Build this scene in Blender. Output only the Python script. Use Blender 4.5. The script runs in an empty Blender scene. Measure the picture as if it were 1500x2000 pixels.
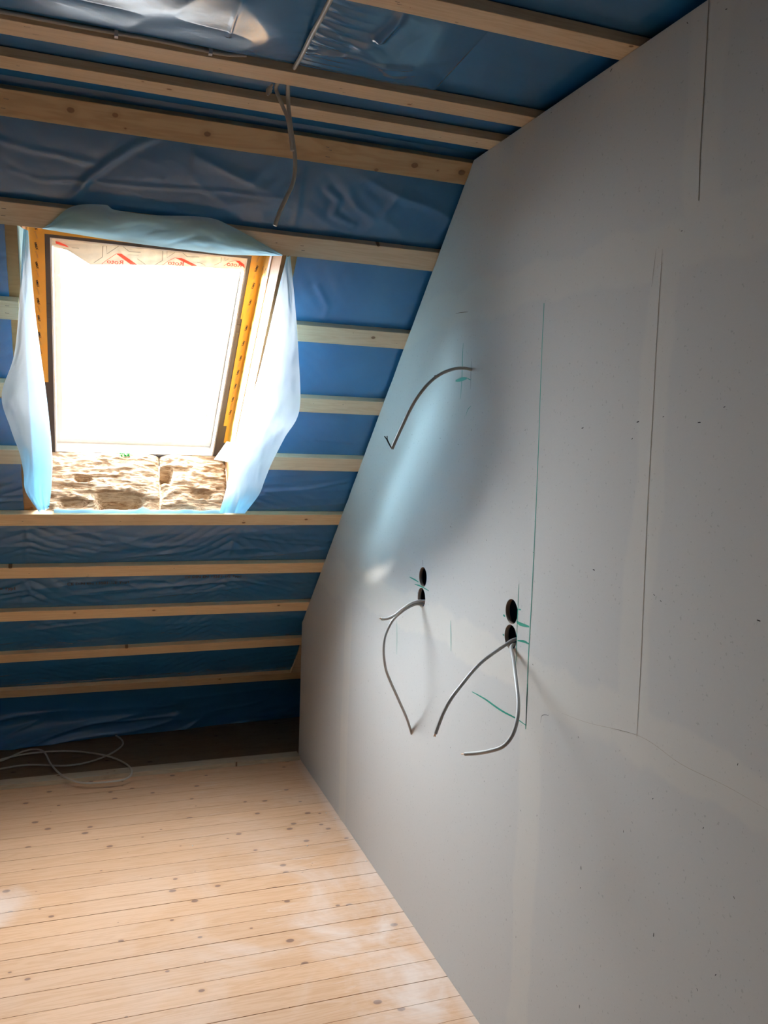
import bpy, math, random
import numpy as np
from mathutils import Matrix, Vector
random.seed(4); rng = np.random.default_rng(7)
sc = bpy.context.scene
COL = sc.collection

# ------------------------------------------------------------------ camera
YAW, PITCH, ROLL, FPX = 0.348239474, -0.0823445, 0.0346457, 1654.08   # focal length in px of a 1500x2000 frame
WX = 1.12                                # x of the plasterboard gable wall
H = 1.6979                               # eye height
_f = np.array([math.sin(YAW)*math.cos(PITCH), math.cos(YAW)*math.cos(PITCH), math.sin(PITCH)])
_r0 = np.array([math.cos(YAW), -math.sin(YAW), 0.0]); _u0 = np.cross(_r0, _f)
_r = _r0*math.cos(ROLL)+_u0*math.sin(ROLL); _u = -_r0*math.sin(ROLL)+_u0*math.cos(ROLL)
cam_d = bpy.data.cameras.new('camera'); cam = bpy.data.objects.new('camera', cam_d); COL.objects.link(cam)
cam_d.sensor_fit = 'VERTICAL'; cam_d.sensor_height = 24; cam_d.lens = FPX/2000*24; cam_d.clip_start = .02
cam.matrix_world = Matrix(((_r[0],_u[0],-_f[0],0),(_r[1],_u[1],-_f[1],0),(_r[2],_u[2],-_f[2],H),(0,0,0,1)))
sc.camera = cam

# ------------------------------------------------------------------ sky, light, exposure
wd = bpy.data.worlds.new('sky'); sc.world = wd; wd.use_nodes = True
bg = wd.node_tree.nodes['Background']; bg.inputs[0].default_value = (.86,.93,1.0,1); _wn = wd.node_tree; _tc = _wn.nodes.new('ShaderNodeTexCoord'); _d = _wn.nodes.new('ShaderNodeVectorMath'); _d.operation = 'DOT_PRODUCT'
_g = Vector((-.78, .50, .36)).normalized(); _d.inputs[1].default_value = _g; _wn.links.new(_tc.outputs['Generated'], _d.inputs[0])   # sky lobes added low left, weaker low right, to brighten flaps and wall
_c = _wn.nodes.new('ShaderNodeMath'); _c.operation = 'MAXIMUM'; _wn.links.new(_d.outputs['Value'], _c.inputs[0]); _c.inputs[1].default_value = 0
_p = _wn.nodes.new('ShaderNodeMath'); _p.operation = 'POWER'; _wn.links.new(_c.outputs[0], _p.inputs[0]); _p.inputs[1].default_value = 7.0
_e = _wn.nodes.new('ShaderNodeVectorMath'); _e.operation = 'DOT_PRODUCT'; _e.inputs[1].default_value = Vector((.78, .50, .36)).normalized(); _wn.links.new(_tc.outputs['Generated'], _e.inputs[0])
_c2 = _wn.nodes.new('ShaderNodeMath'); _c2.operation = 'MAXIMUM'; _wn.links.new(_e.outputs['Value'], _c2.inputs[0]); _c2.inputs[1].default_value = 0
_p2 = _wn.nodes.new('ShaderNodeMath'); _p2.operation = 'POWER'; _wn.links.new(_c2.outputs[0], _p2.inputs[0]); _p2.inputs[1].default_value = 7.0
_m2 = _wn.nodes.new('ShaderNodeMath'); _m2.operation = 'MULTIPLY_ADD'; _wn.links.new(_p2.outputs[0], _m2.inputs[0]); _m2.inputs[1].default_value = 55.0
_z = _wn.nodes.new('ShaderNodeSeparateXYZ'); _wn.links.new(_tc.outputs['Generated'], _z.inputs[0])          # an overcast sky is brightest overhead
_z1 = _wn.nodes.new('ShaderNodeMath'); _z1.operation = 'MAXIMUM'; _wn.links.new(_z.outputs[2], _z1.inputs[0]); _z1.inputs[1].default_value = 0
_z2 = _wn.nodes.new('ShaderNodeMath'); _z2.operation = 'POWER'; _wn.links.new(_z1.outputs[0], _z2.inputs[0]); _z2.inputs[1].default_value = 3.0
_z3 = _wn.nodes.new('ShaderNodeMath'); _z3.operation = 'MULTIPLY_ADD'; _wn.links.new(_z2.outputs[0], _z3.inputs[0]); _z3.inputs[1].default_value = 36.0; _z3.inputs[2].default_value = 15.0
_wn.links.new(_z3.outputs[0], _m2.inputs[2])
_m = _wn.nodes.new('ShaderNodeMath'); _m.operation = 'MULTIPLY_ADD'; _wn.links.new(_p.outputs[0], _m.inputs[0]); _m.inputs[1].default_value = 95.0; _wn.links.new(_m2.outputs[0], _m.inputs[2])
_wn.links.new(_m.outputs[0], bg.inputs[1])
sun_d = bpy.data.lights.new('sun', 'SUN'); sun_d.energy = 170.0; sun_d.angle = math.radians(24); sun_d.color = (1,.94,.84)
sun = bpy.data.objects.new('sun', sun_d); COL.objects.link(sun)
SUN_DIR = Vector((.80, -.345, -.205)).normalized()      # the way the sunlight travels
sun.rotation_euler = SUN_DIR.to_track_quat('-Z', 'Y').to_euler()
sc.view_settings.view_transform = 'Standard'; sc.view_settings.look = 'None'
sc.view_settings.gamma = 1; sc.view_settings.use_curve_mapping = False
sc.view_settings.exposure = -0.10
cy = sc.cycles
cy.max_bounces = 14; cy.diffuse_bounces = 8; cy.glossy_bounces = 5; cy.transmission_bounces = 8; cy.transparent_max_bounces = 12
cy.use_denoising = True; cy.sample_clamp_indirect = 6; cy.caustics_reflective = False

# ------------------------------------------------------------------ geometry of the place
K = np.array([4.29656, .73336]); U = np.array([-.72080, .69314]); N = np.array([-.69314, -.72080])  # slope: foot point, up the slope, into the room
ZC = 2.55687                              # underside of the ceiling battens
def S(x, u, off=0.0):                     # point of the roof slope; off = depth behind the batten faces
    q = K+U*u-N*off; return (x, q[0], q[1])
def ray(px, py): return _r*(px-750)/FPX+_u*(1000-py)/FPX+_f
def on_x(px, py, x=WX): r = ray(px, py); t = x/r[0]; return (x, r[1]*t, r[2]*t+H)
def on_y(px, py, y): r = ray(px, py); t = y/r[1]; return (r[0]*t, y, r[2]*t+H)
def on_z(px, py, z=0.0): r = ray(px, py); t = (z-H)/r[2]; return (r[0]*t, r[1]*t, z)
def on_s(px, py, off=0.0):                # -> (x, u) on the slope
    r = ray(px, py); q0 = K-N*off; o = np.array([0, H])
    t = np.dot(q0-o, N)/np.dot(r[1:], N); q = r[1:]*t+o
    return r[0]*t, float(np.dot(q-(K-N*off), U))

# ------------------------------------------------------------------ object helpers
def mesh_obj(name, verts, faces, m, parent=None, smooth=False, base=False):
    v = np.array(verts, dtype=float)
    lo, hi = v.min(0), v.max(0)
    o3 = np.array([(lo[0]+hi[0])/2, (lo[1]+hi[1])/2, lo[2]]) if parent is None else np.array(parent['_o'])
    me = bpy.data.meshes.new(name); me.from_pydata((v-o3).tolist(), [], [list(f) for f in faces]); me.update()
    if smooth: me.polygons.foreach_set('use_smooth', [True]*len(me.polygons))
    me.materials.append(m)
    o = bpy.data.objects.new(name, me); COL.objects.link(o)
    o['_o'] = [float(a) for a in o3]
    if parent is None: o.location = o3
    else: o.parent = parent
    return o
def empty(name, p):
    o = bpy.data.objects.new(name, None); COL.objects.link(o); o.location = p; o['_o'] = [float(a) for a in p]
    o.empty_display_size = .05; return o
def tag(o, label, cat, group=None):
    o['label'] = label; o['category'] = cat
    if group: o['group'] = group
    return o
def struct(o): o['kind'] = 'structure'; return o
class MB:
    def __init__(s): s.v = []; s.f = []
    def add(s, v, f): b = len(s.v); s.v += [tuple(p) for p in v]; s.f += [tuple(i+b for i in q) for q in f]; return s
    def hexa(s, p):                       # 8 corners: bottom 0-3, top 4-7
        return s.add(p, [(0,3,2,1),(4,5,6,7),(0,1,5,4),(1,2,6,5),(2,3,7,6),(3,0,4,7)])
    def box(s, x0, x1, y0, y1, z0, z1):
        return s.hexa([(x0,y0,z0),(x1,y0,z0),(x1,y1,z0),(x0,y1,z0),(x0,y0,z1),(x1,y0,z1),(x1,y1,z1),(x0,y1,z1)])
    def sbox(s, x0, x1, u0, u1, o0, o1):  # box in slope space
        return s.hexa([S(x0,u0,o0),S(x1,u0,o0),S(x1,u1,o0),S(x0,u1,o0),S(x0,u0,o1),S(x1,u0,o1),S(x1,u1,o1),S(x0,u1,o1)])
    def build(s, name, m, parent=None, smooth=False): return mesh_obj(name, s.v, s.f, m, parent, smooth)
def grid_faces(nr, nc, keep=None):
    f = []
    for i in range(nr-1):
        for j in range(nc-1):
            if keep is None or keep(i, j): a = i*nc+j; f.append((a, a+1, a+nc+1, a+nc))
    return f
def catmull(P, n=10):
    P = [np.array(p, float) for p in P]; P = [2*P[0]-P[1]]+P+[2*P[-1]-P[-2]]; out = []
    for i in range(1, len(P)-2):
        a, b, c, d = P[i-1:i+3]
        for k in range(n):
            t = k/n; out.append(.5*((2*b)+(c-a)*t+(2*a-5*b+4*c-d)*t*t+(3*b-a-3*c+d)*t**3))
    out.append(P[-2]); return out
def tube(mb, P, r, seg=10, n=10, smooth=True):
    pts = catmull(P, n) if smooth else [np.array(p, float) for p in P]
    m = len(pts); T = [pts[min(i+1, m-1)]-pts[max(i-1, 0)] for i in range(m)]; T = [t/np.linalg.norm(t) for t in T]
    a = np.cross(T[0], [0, .3, 1.0]); a = a/np.linalg.norm(a); v = []; f = []
    for i in range(m):
        a = a-T[i]*np.dot(a, T[i]); a /= np.linalg.norm(a); b = np.cross(T[i], a)
        rr = r if np.isscalar(r) else r[min(int(i/m*len(r)), len(r)-1)]
        for k in range(seg):
            g = 2*math.pi*k/seg; v.append(pts[i]+rr*(a*math.cos(g)+b*math.sin(g)))
    for i in range(m-1):
        for k in range(seg):
            p = i*seg+k; q = i*seg+(k+1) % seg; f.append((p, q, q+seg, p+seg))
    f.append(tuple(range(seg))[::-1]); f.append(tuple((m-1)*seg+k for k in range(seg)))
    mb.add(v, f); return pts
def ribbon(mb, P, w, normal, taper=False):
    P = [np.array(p, float) for p in P]; nn = np.array(normal, float); v = []; f = []; m = len(P)
    for i in range(m):
        t = P[min(i+1, m-1)]-P[max(i-1, 0)]; s = np.cross(t, nn); s /= np.linalg.norm(s)+1e-12
        ww = w*(1 if not taper else (.35+.65*math.sin(math.pi*(i+.5)/m)))
        v += [P[i]-s*ww/2, P[i]+s*ww/2]
    for i in range(m-1): f.append((2*i, 2*i+1, 2*i+3, 2*i+2))
    mb.add(v, f)

# ------------------------------------------------------------------ noise for sheets
def vnoise(x, y, seed):
    r = np.random.default_rng(seed); T = r.random((64, 64))
    xi = np.floor(x).astype(int); yi = np.floor(y).astype(int); fx = x-xi; fy = y-yi
    fx = fx*fx*(3-2*fx); fy = fy*fy*(3-2*fy)
    g = lambda a, b: T[a % 64, b % 64]
    return (g(xi, yi)*(1-fx)+g(xi+1, yi)*fx)*(1-fy)+(g(xi, yi+1)*(1-fx)+g(xi+1, yi+1)*fx)*fy-.5
def fbm(x, y, seed, o=4):
    s = 0; a = 1
    for k in range(o): s = s+a*vnoise(x*2**k+11.3*k, y*2**k+5.7*k, seed+k); a *= .5
    return s
def ridge(x, y, seed, o=3):
    s = 0; a = 1
    for k in range(o): s = s+a*(1-np.abs(vnoise(x*2**k+3.1*k, y*2**k+7.7*k, seed+k))*4).clip(0, 1)**2; a *= .5
    return s

# ------------------------------------------------------------------ materials
def new_mat(name):
    m = bpy.data.materials.new(name); m.use_nodes = True; nt = m.node_tree; nt.nodes.clear()
    out = nt.nodes.new('ShaderNodeOutputMaterial'); return m, nt, out
class NT:
    def __init__(s, nt): s.nt = nt
    def n(s, t, **k):
        x = s.nt.nodes.new(t)
        for a, b in k.items(): setattr(x, a, b)
        return x
    def put(s, sock, v):
        if isinstance(v, bpy.types.NodeSocket): s.nt.links.new(v, sock)
        elif v is not None: sock.default_value = v
    def m(s, op, a, b=None, c=None, clamp=False):
        x = s.n('ShaderNodeMath', operation=op, use_clamp=clamp)
        for i, v in enumerate((a, b, c)):
            if v is not None: s.put(x.inputs[i], v)
        return x.outputs[0]
    def ss(s, v, a, b):                   # smoothstep
        x = s.n('ShaderNodeMapRange', interpolation_type='SMOOTHSTEP'); s.put(x.inputs[0], v); s.put(x.inputs[1], a); s.put(x.inputs[2], b); return x.outputs[0]
    def vm(s, op, a, b=None):
        x = s.n('ShaderNodeVectorMath', operation=op); s.put(x.inputs[0], a)
        if b is not None: s.put(x.inputs[1], b)
        return x.outputs['Value'] if op in ('DOT_PRODUCT', 'LENGTH', 'DISTANCE') else x.outputs[0]
    def noise(s, vec, scale=1., detail=3., rough=.5, dist=0.):
        x = s.n('ShaderNodeTexNoise'); s.put(x.inputs['Vector'], vec); x.inputs['Scale'].default_value = scale
        x.inputs['Detail'].default_value = detail; x.inputs['Roughness'].default_value = rough; x.inputs['Distortion'].default_value = dist; return x.outputs[0]
    def mix(s, f, a, b, mode='MIX'):
        x = s.n('ShaderNodeMix', data_type='RGBA', blend_type=mode); s.put(x.inputs[0], f)
        s.put(x.inputs[6], a if isinstance(a, bpy.types.NodeSocket) else (*a, 1)); s.put(x.inputs[7], b if isinstance(b, bpy.types.NodeSocket) else (*b, 1)); return x.outputs[2]
    def pbsdf(s, col, rough=.6, spec=.5, bump=None, bstr=.3, bdist=.002, **k):
        p = s.n('ShaderNodeBsdfPrincipled'); s.put(p.inputs['Base Color'], col if isinstance(col, bpy.types.NodeSocket) else (*col, 1))
        s.put(p.inputs['Roughness'], rough); s.put(p.inputs['Specular IOR Level'], spec)
        for a, b in k.items(): s.put(p.inputs[a.replace('_', ' ')], b)
        if bump is not None:
            b = s.n('ShaderNodeBump'); b.inputs['Strength'].default_value = bstr; b.inputs['Distance'].default_value = bdist
            s.put(b.inputs['Height'], bump); s.put(p.inputs['Normal'], b.outputs[0])
        return p
def plain(name, col, rough=.6, spec=.4, var=.08, nscale=40, metallic=0., bump=.15):
    m, nt, out = new_mat(name); t = NT(nt); tc = t.n('ShaderNodeTexCoord').outputs['Object']
    nz = t.noise(tc, nscale, 3)
    c = t.mix(nz, tuple(a*(1-var) for a in col), tuple(min(1, a*(1+var)) for a in col))
    p = t.pbsdf(c, rough, spec, nz, bump, .001, Metallic=metallic); nt.links.new(p.outputs[0], out.inputs[0]); return m
def wood(name, wdir, light, dark, knot, gscale=1.0, kscale=(3.2, 12.0), krad=.006, rough=.6, board=None, dust_glow=False, knots=()):
    """softwood; grain runs along X, wdir = direction across the grain in the face"""
    m, nt, out = new_mat(name); t = NT(nt)
    geo = t.n('ShaderNodeNewGeometry').outputs['Position']; oi = t.n('ShaderNodeObjectInfo').outputs['Random']
    sx = t.n('ShaderNodeSeparateXYZ'); nt.links.new(geo, sx.inputs[0])
    w = t.vm('DOT_PRODUCT', geo, wdir); x = sx.outputs[0]
    if board:                             # a different plank every `board` metres
        bi = t.m('FLOOR', t.m('DIVIDE', t.m('SUBTRACT', w, board[1]), board[0]))
        wn = t.n('ShaderNodeTexWhiteNoise', noise_dimensions='1D'); nt.links.new(bi, wn.inputs['W']); rnd = wn.outputs[0]
    else: rnd = oi
    xo = t.m('ADD', x, t.m('MULTIPLY', rnd, 37.0)); wo = t.m('ADD', w, t.m('MULTIPLY', rnd, 11.0))
    dep = t.vm('DOT_PRODUCT', geo, (0.0, wdir[2], -wdir[1]))
    cb = t.n('ShaderNodeCombineXYZ'); t.put(cb.inputs[0], t.m('MULTIPLY', xo, 1.3)); t.put(cb.inputs[1], t.m('MULTIPLY', wo, 22.0*gscale)); t.put(cb.inputs[2], t.m('MULTIPLY', dep, 22.0*gscale))
    g1 = t.noise(cb.outputs[0], 1.0, 4, .6, .6)
    rings = t.m('ABSOLUTE', t.m('SINE', t.m('MULTIPLY', g1, 26.0)))
    cb2 = t.n('ShaderNodeCombineXYZ'); t.put(cb2.inputs[0], t.m('MULTIPLY', xo, 14.0)); t.put(cb2.inputs[1], t.m('MULTIPLY', wo, 420.0)); t.put(cb2.inputs[2], t.m('MULTIPLY', dep, 420.0))
    fine = t.noise(cb2.outputs[0], 1.0, 2)
    # knots
    kv = t.n('ShaderNodeCombineXYZ'); t.put(kv.inputs[0], t.m('MULTIPLY', xo, kscale[0])); t.put(kv.inputs[1], t.m('MULTIPLY', wo, kscale[1]))
    vo = t.n('ShaderNodeTexVoronoi', voronoi_dimensions='2D', feature='F1'); nt.links.new(kv.outputs[0], vo.inputs['Vector']); vo.inputs['Scale'].default_value = 1
    d = t.vm('SUBTRACT', vo.outputs['Position'], kv.outputs[0]); d = t.vm('MULTIPLY', d, (1/kscale[0]*.72, 1/kscale[1], 0.0)); dist = t.vm('LENGTH', d)
    sc_ = t.n('ShaderNodeSeparateColor'); nt.links.new(vo.outputs['Color'], sc_.inputs[0]); kr = t.m('MULTIPLY', t.ss(sc_.outputs[0], .25, 1.0), krad)
    kr = t.m('MAXIMUM', kr, .0006)
    km = t.m('SUBTRACT', 1.0, t.ss(dist, t.m('MULTIPLY', kr, .75), t.m('MULTIPLY', kr, 1.15)))
    halo = t.m('SUBTRACT', 1.0, t.ss(dist, kr, t.m('MULTIPLY', kr, 2.6)))
    base = t.mix(t.m('MULTIPLY', t.m('POWER', rings, 3.0), .55), light, dark)
    base = t.mix(t.m('MULTIPLY', fine, .35), base, tuple(a*.82 for a in light))
    for kx, kw, kq in knots:
        dd = t.n('ShaderNodeCombineXYZ'); t.put(dd.inputs[0], t.m('MULTIPLY', t.m('SUBTRACT', x, kx), .8)); t.put(dd.inputs[1], t.m('SUBTRACT', w, kw)); dd = t.m('ADD', t.vm('LENGTH', dd.outputs[0]), t.m('MULTIPLY', t.m('SUBTRACT', fine, .5), .002))
        km = t.m('MAXIMUM', km, t.m('MULTIPLY', t.m('SUBTRACT', 1.0, t.ss(dd, kq*.7, kq)), .85)); halo = t.m('MAXIMUM', halo, t.m('SUBTRACT', 1.0, t.ss(dd, kq, kq*2.5)))
    tone = t.m('ADD', .93, t.m('MULTIPLY', rnd, .11)); tv = t.n('ShaderNodeCombineXYZ'); [t.put(tv.inputs[i], tone) for i in range(3)]
    base = t.mix(1.0, base, tv.outputs[0], 'MULTIPLY')
    base = t.mix(t.m('MULTIPLY', halo, .45), base, dark)
    base = t.mix(t.m('MULTIPLY', km, .85), base, knot)
    if dust_glow:                              # plaster dust and white scuffs, thickest along the plasterboard, plus a painted glow at the left
        near = t.ss(x, -.1, 1.2); nz = t.noise(geo, 2.6, 5, .6, .8); ysel = t.m('SUBTRACT', 1.0, t.ss(sx.outputs[1], 2.6, 3.5))
        mask = t.m('MULTIPLY', t.m('MULTIPLY', t.ss(nz, .40, .72), t.m('ADD', .12, near)), t.m('ADD', .35, ysel), clamp=True)
        sw = t.n('ShaderNodeCombineXYZ'); t.put(sw.inputs[0], t.m('MULTIPLY', x, 3.0)); t.put(sw.inputs[1], t.m('MULTIPLY', w, 16.0)); nz2 = t.noise(sw.outputs[0], 1.0, 5, .65, 1.5)
        mask2 = t.m('MULTIPLY', t.ss(nz2, .55, .72), .35)
        edge = t.m('MULTIPLY', t.ss(x, 1.06, 1.12), .35)
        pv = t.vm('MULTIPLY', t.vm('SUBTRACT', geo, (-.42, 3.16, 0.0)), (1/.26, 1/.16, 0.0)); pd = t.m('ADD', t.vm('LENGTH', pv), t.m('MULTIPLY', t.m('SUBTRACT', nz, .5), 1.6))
        glow_patch = t.m('MULTIPLY', t.m('SUBTRACT', 1.0, t.ss(pd, .55, 1.0)), .55); mask2 = t.m('MAXIMUM', mask2, 0.0)  # pool of daylight painted pale into the boards
        mask = t.m('MULTIPLY', mask, .70); mask = t.m('MAXIMUM', mask, glow_patch)
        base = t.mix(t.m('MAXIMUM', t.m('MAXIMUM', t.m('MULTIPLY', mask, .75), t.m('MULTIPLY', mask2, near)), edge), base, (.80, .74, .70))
    p = t.pbsdf(base, rough, .35, fine, .12, .0006); nt.links.new(p.outputs[0], out.inputs[0]); return m

M = {}
M['batten_slope'] = wood('pine_batten_slope', (0, U[0], U[1]), (.72, .57, .40), (.58, .41, .25), (.16, .07, .03))
M['batten_ceil'] = wood('pine_batten_ceiling', (0, 1, 0), (.66, .49, .32), (.52, .35, .20), (.18, .08, .03))
_kn = []
for _px, _py, _q in ((138,215,.009),(225,225,.0075),(405,262,.0085),(810,323,.010),(902,337,.0105),(735,332,.006),(245,251,.003),(855,333,.003)):
    _x, _uu = on_s(_px, _py); _kn.append((_x, float(K@U)+_uu, _q))
M['batten_old'] = wood('knotty_spruce_board', (0, U[0], U[1]), (.52, .36, .20), (.36, .22, .10), (.14, .05, .02), kscale=(2.0, 5.), krad=.003, gscale=.5, knots=_kn)
M['batten_low'] = wood('pine_batten_floorlit', (0, U[0], U[1]), (.80, .60, .37), (.64, .43, .23), (.16, .07, .03))  # lower battens: warm light off the floor is put into the wood colour
M['plate'] = wood('greyed_pine_plate', (0, 1, 0), (.50, .42, .31), (.38, .30, .20), (.14, .07, .04))
M['rafter'] = wood('rafter_wood', (0, U[0], U[1]), (.34, .185, .075), (.27, .14, .055), (.14, .06, .03), gscale=.4)
M['floor'] = wood('sanded_pine_floor', (0, 1, 0), (.66, .41, .25), (.54, .30, .155), (.20, .11, .08), kscale=(5.2, 10.26), krad=.0105, rough=.42, board=(.0975, .0), dust_glow=True)
M['white_frame'] = plain('white_plastic', (.82, .82, .80), .4)
M['black_collar'] = plain('dark_rubber_collar', (.035, .032, .034), .55, nscale=120, bump=.5)
M['black'] = plain('black_mark', (.02, .016, .014), .8)
M['steel'] = plain('steel_staple', (.10, .09, .085), .5, metallic=.3)
M['cable'] = plain('grey_cable_sheath', (.42, .41, .39), .38, .5, nscale=8, bump=.05)
M['cable_beige'] = plain('greyish_cable_sheath', (.44, .41, .36), .45, .5, nscale=8, bump=.05)
M['cable_white'] = plain('white_cable_sheath', (.74, .74, .72), .35, .5, nscale=8, bump=.05)
M['copper'] = plain('bare_copper', (.55, .27, .12), .4, metallic=.8)
M['core_dark'] = plain('dark_wire_core', (.03, .03, .032), .5)
M['gypsum_edge'] = plain('cut_plasterboard_core', (.28, .21, .16), .9, nscale=90, bump=.6)
M['green_ink'] = plain('green_marker', (.015, .23, .16), .6, nscale=60, var=.4)
M['pencil'] = plain('grey_pencil', (.17, .165, .16), .8)
M['seam'] = plain('faint_joint', (.36, .32, .26), .9, nscale=60, var=.3)
M['joint'] = plain('joint_crack', (.20, .165, .125), .9, nscale=60, var=.5)
M['plaster_rough'] = plain('plain_plasterboard', (.50, .48, .45), .9, nscale=20)
M['print_black'] = plain('black_print', (.008, .01, .014), .6)
M['green_leaf'] = plain('green_moss', (.03, .34, .08), .7, nscale=90, var=.4)
M['leaf_out'] = plain('pale_leaf', (.10, .13, .055), .6, nscale=30, var=.3)
M['bark'] = plain('bark', (.12, .10, .07), .9)

def membrane_mat():
    m, nt, out = new_mat('blue_vapour_barrier_film'); t = NT(nt)
    geo = t.n('ShaderNodeNewGeometry').outputs['Position']
    nz = t.noise(geo, 3.0, 4, .55, .6); col = t.mix(nz, (.016, .100, .240), (.030, .160, .350))
    crinkle = t.noise(geo, 16.0, 5, .6, 2.2)
    rg = t.m('ADD', .15, t.m('MULTIPLY', t.noise(geo, 5.0, 3), .16))
    p = t.pbsdf(col, rg, .85, crinkle, .05, .010); nt.links.new(p.outputs[0], out.inputs[0]); return m
M['membrane'] = membrane_mat()
def film_mat(name, col, trans, tcol, rough=.45, bstr=.25, clear=None):
    m, nt, out = new_mat(name); t = NT(nt); geo = t.n('ShaderNodeNewGeometry').outputs['Position']
    cr = t.noise(geo, 22.0, 4, .6, 1.5)
    p = t.pbsdf(col, rough, .5, cr, bstr, .006); tr = t.n('ShaderNodeBsdfTranslucent'); tr.inputs[0].default_value = (*tcol, 1)
    mx = t.n('ShaderNodeMixShader'); mx.inputs[0].default_value = trans
    nt.links.new(p.outputs[0], mx.inputs[1]); nt.links.new(tr.outputs[0], mx.inputs[2]); res = mx
    if clear:                             # part of the light passes straight through the thin sheet
        c = t.n('ShaderNodeBsdfTransparent'); c.inputs[0].default_value = (*clear[1], 1); res = t.n('ShaderNodeMixShader'); res.inputs[0].default_value = clear[0]
        nt.links.new(mx.outputs[0], res.inputs[1]); nt.links.new(c.outputs[0], res.inputs[2])
    nt.links.new(res.outputs[0], out.inputs[0]); return m
M['flap'] = film_mat('pale_reverse_of_film', (.62, .72, .80), .78, (.46, .80, 1.0), clear=(.11, (.42, .74, 1.0)))
M['foil'] = film_mat('cream_packaging_film', (.70, .66, .56), .024, (.80, .72, .55))
M['foil_red'] = film_mat('red_print_on_film', (.75, .07, .05), .92, (1.0, .17, .13))
M['foil_grey'] = film_mat('grey_print_on_film', (.22, .20, .18), .92, (.33, .30, .26))
M['milky'] = film_mat('milky_fill_diffuser', (.8, .8, .78), .9, (.95, .93, .88))  # made-up diffusing pane for the added skylight
M['tape'] = film_mat('yellow_sealing_tape', (.52, .28, .018), .06, (.7, .4, .04), .5, .12)
M['tape_back'] = plain('grey_tape_backing', (.62, .58, .58), .5)

def wall_mat():
    m, nt, out = new_mat('jointed_plasterboard'); t = NT(nt)
    geo = t.n('ShaderNodeNewGeometry').outputs['Position']; sx = t.n('ShaderNodeSeparateXYZ'); nt.links.new(geo, sx.inputs[0]); y, z = sx.outputs[1], sx.outputs[2]
    wob = t.m('SUBTRACT', t.noise(geo, 2.3, 3, .5), .5); wob2 = t.m('SUBTRACT', t.noise(geo, 7.0, 3), .5)
    def band(c, co, hw, k=.10):
        d = t.m('ABSOLUTE', t.m('ADD', t.m('SUBTRACT', c, co), t.m('MULTIPLY', wob, k)))
        return t.m('SUBTRACT', 1.0, t.ss(t.m('ADD', d, t.m('MULTIPLY', wob2, k*.4)), hw*.8, hw*1.2))
    up = t.ss(z, 2.10, 2.14); lo = t.m('SUBTRACT', 1.0, t.ss(z, 1.06, 1.10)); mid = t.m('MULTIPLY', t.ss(z, 1.06, 1.10), t.m('SUBTRACT', 1.0, t.ss(z, 2.10, 2.14)))
    B = [band(z, 2.12, .055, .14), band(z, 1.085, .062, .22), t.m('MULTIPLY', band(y, 1.375, .05), up), t.m('MULTIPLY', band(y, 1.475, .05), mid),
         t.m('MULTIPLY', band(y, 1.89, .055, .08), lo), t.m('MULTIPLY', band(y, 3.50, .05, .05), lo), t.m('MULTIPLY', band(y, 2.74, .05, .08), up), t.m('MULTIPLY', band(y, 2.60, .03, .3), mid)]
    w = [.75, .9, .7, .75, .75, .8, .45, .12]
    s = None
    for b, ww in zip(B, w):
        b = t.m('MULTIPLY', b, ww); s = b if s is None else t.m('MAXIMUM', s, b)
    vo = t.n('ShaderNodeTexVoronoi', feature='F1'); nt.links.new(t.vm('MULTIPLY', geo, (0., 2.2, 2.6)), vo.inputs['Vector']); vo.inputs['Scale'].default_value = 1
    dab = t.m('SUBTRACT', 1.0, t.ss(t.m('ADD', vo.outputs['Distance'], t.m('MULTIPLY', wob2, .25)), .05, .10)); s = t.m('MAXIMUM', s, t.m('MULTIPLY', dab, .4))
    fib = t.noise(t.vm('MULTIPLY', geo, (1., 90., 160.)), 1.0, 2); big = t.noise(geo, 1.1, 3)
    speck = t.ss(t.noise(geo, 130.0, 1), .70, .76)
    board = t.mix(big, (.475, .470, .455), (.525, .515, .490)); board = t.mix(t.m('MULTIPLY', fib, .25), board, (.42, .415, .40)); board = t.mix(t.m('MULTIPLY', speck, .35), board, (.22, .21, .19))
    comp = t.mix(t.noise(geo, 9.0, 4), (.58, .55, .485), (.63, .59, .52))
    col = t.mix(t.m('MULTIPLY', s, .42), board, comp)
    p = t.pbsdf(col, .88, .25, t.m('ADD', t.m('MULTIPLY', s, .6), t.m('MULTIPLY', fib, .08)), .25, .0015); nt.links.new(p.outputs[0], out.inputs[0]); return m
M['wall'] = wall_mat()
def wool_mat():
    m, nt, out = new_mat('brown_mineral_wool'); t = NT(nt); geo = t.n('ShaderNodeNewGeometry').outputs['Position']
    lay = t.noise(t.vm('MULTIPLY', geo, (9., 60., 60.)), 1.0, 5, .65, 1.2); blo = t.noise(geo, 14., 4, .6)
    c = t.mix(t.ss(lay, .35, .65), (.22, .135, .075), (.60, .48, .34)); c = t.mix(t.m('MULTIPLY', t.ss(blo, .5, .75), .5), c, (.66, .56, .43))
    p = t.pbsdf(c, .95, .1, lay, .9, .012); nt.links.new(p.outputs[0], out.inputs[0]); return m
M['wool'] = wool_mat()
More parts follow.
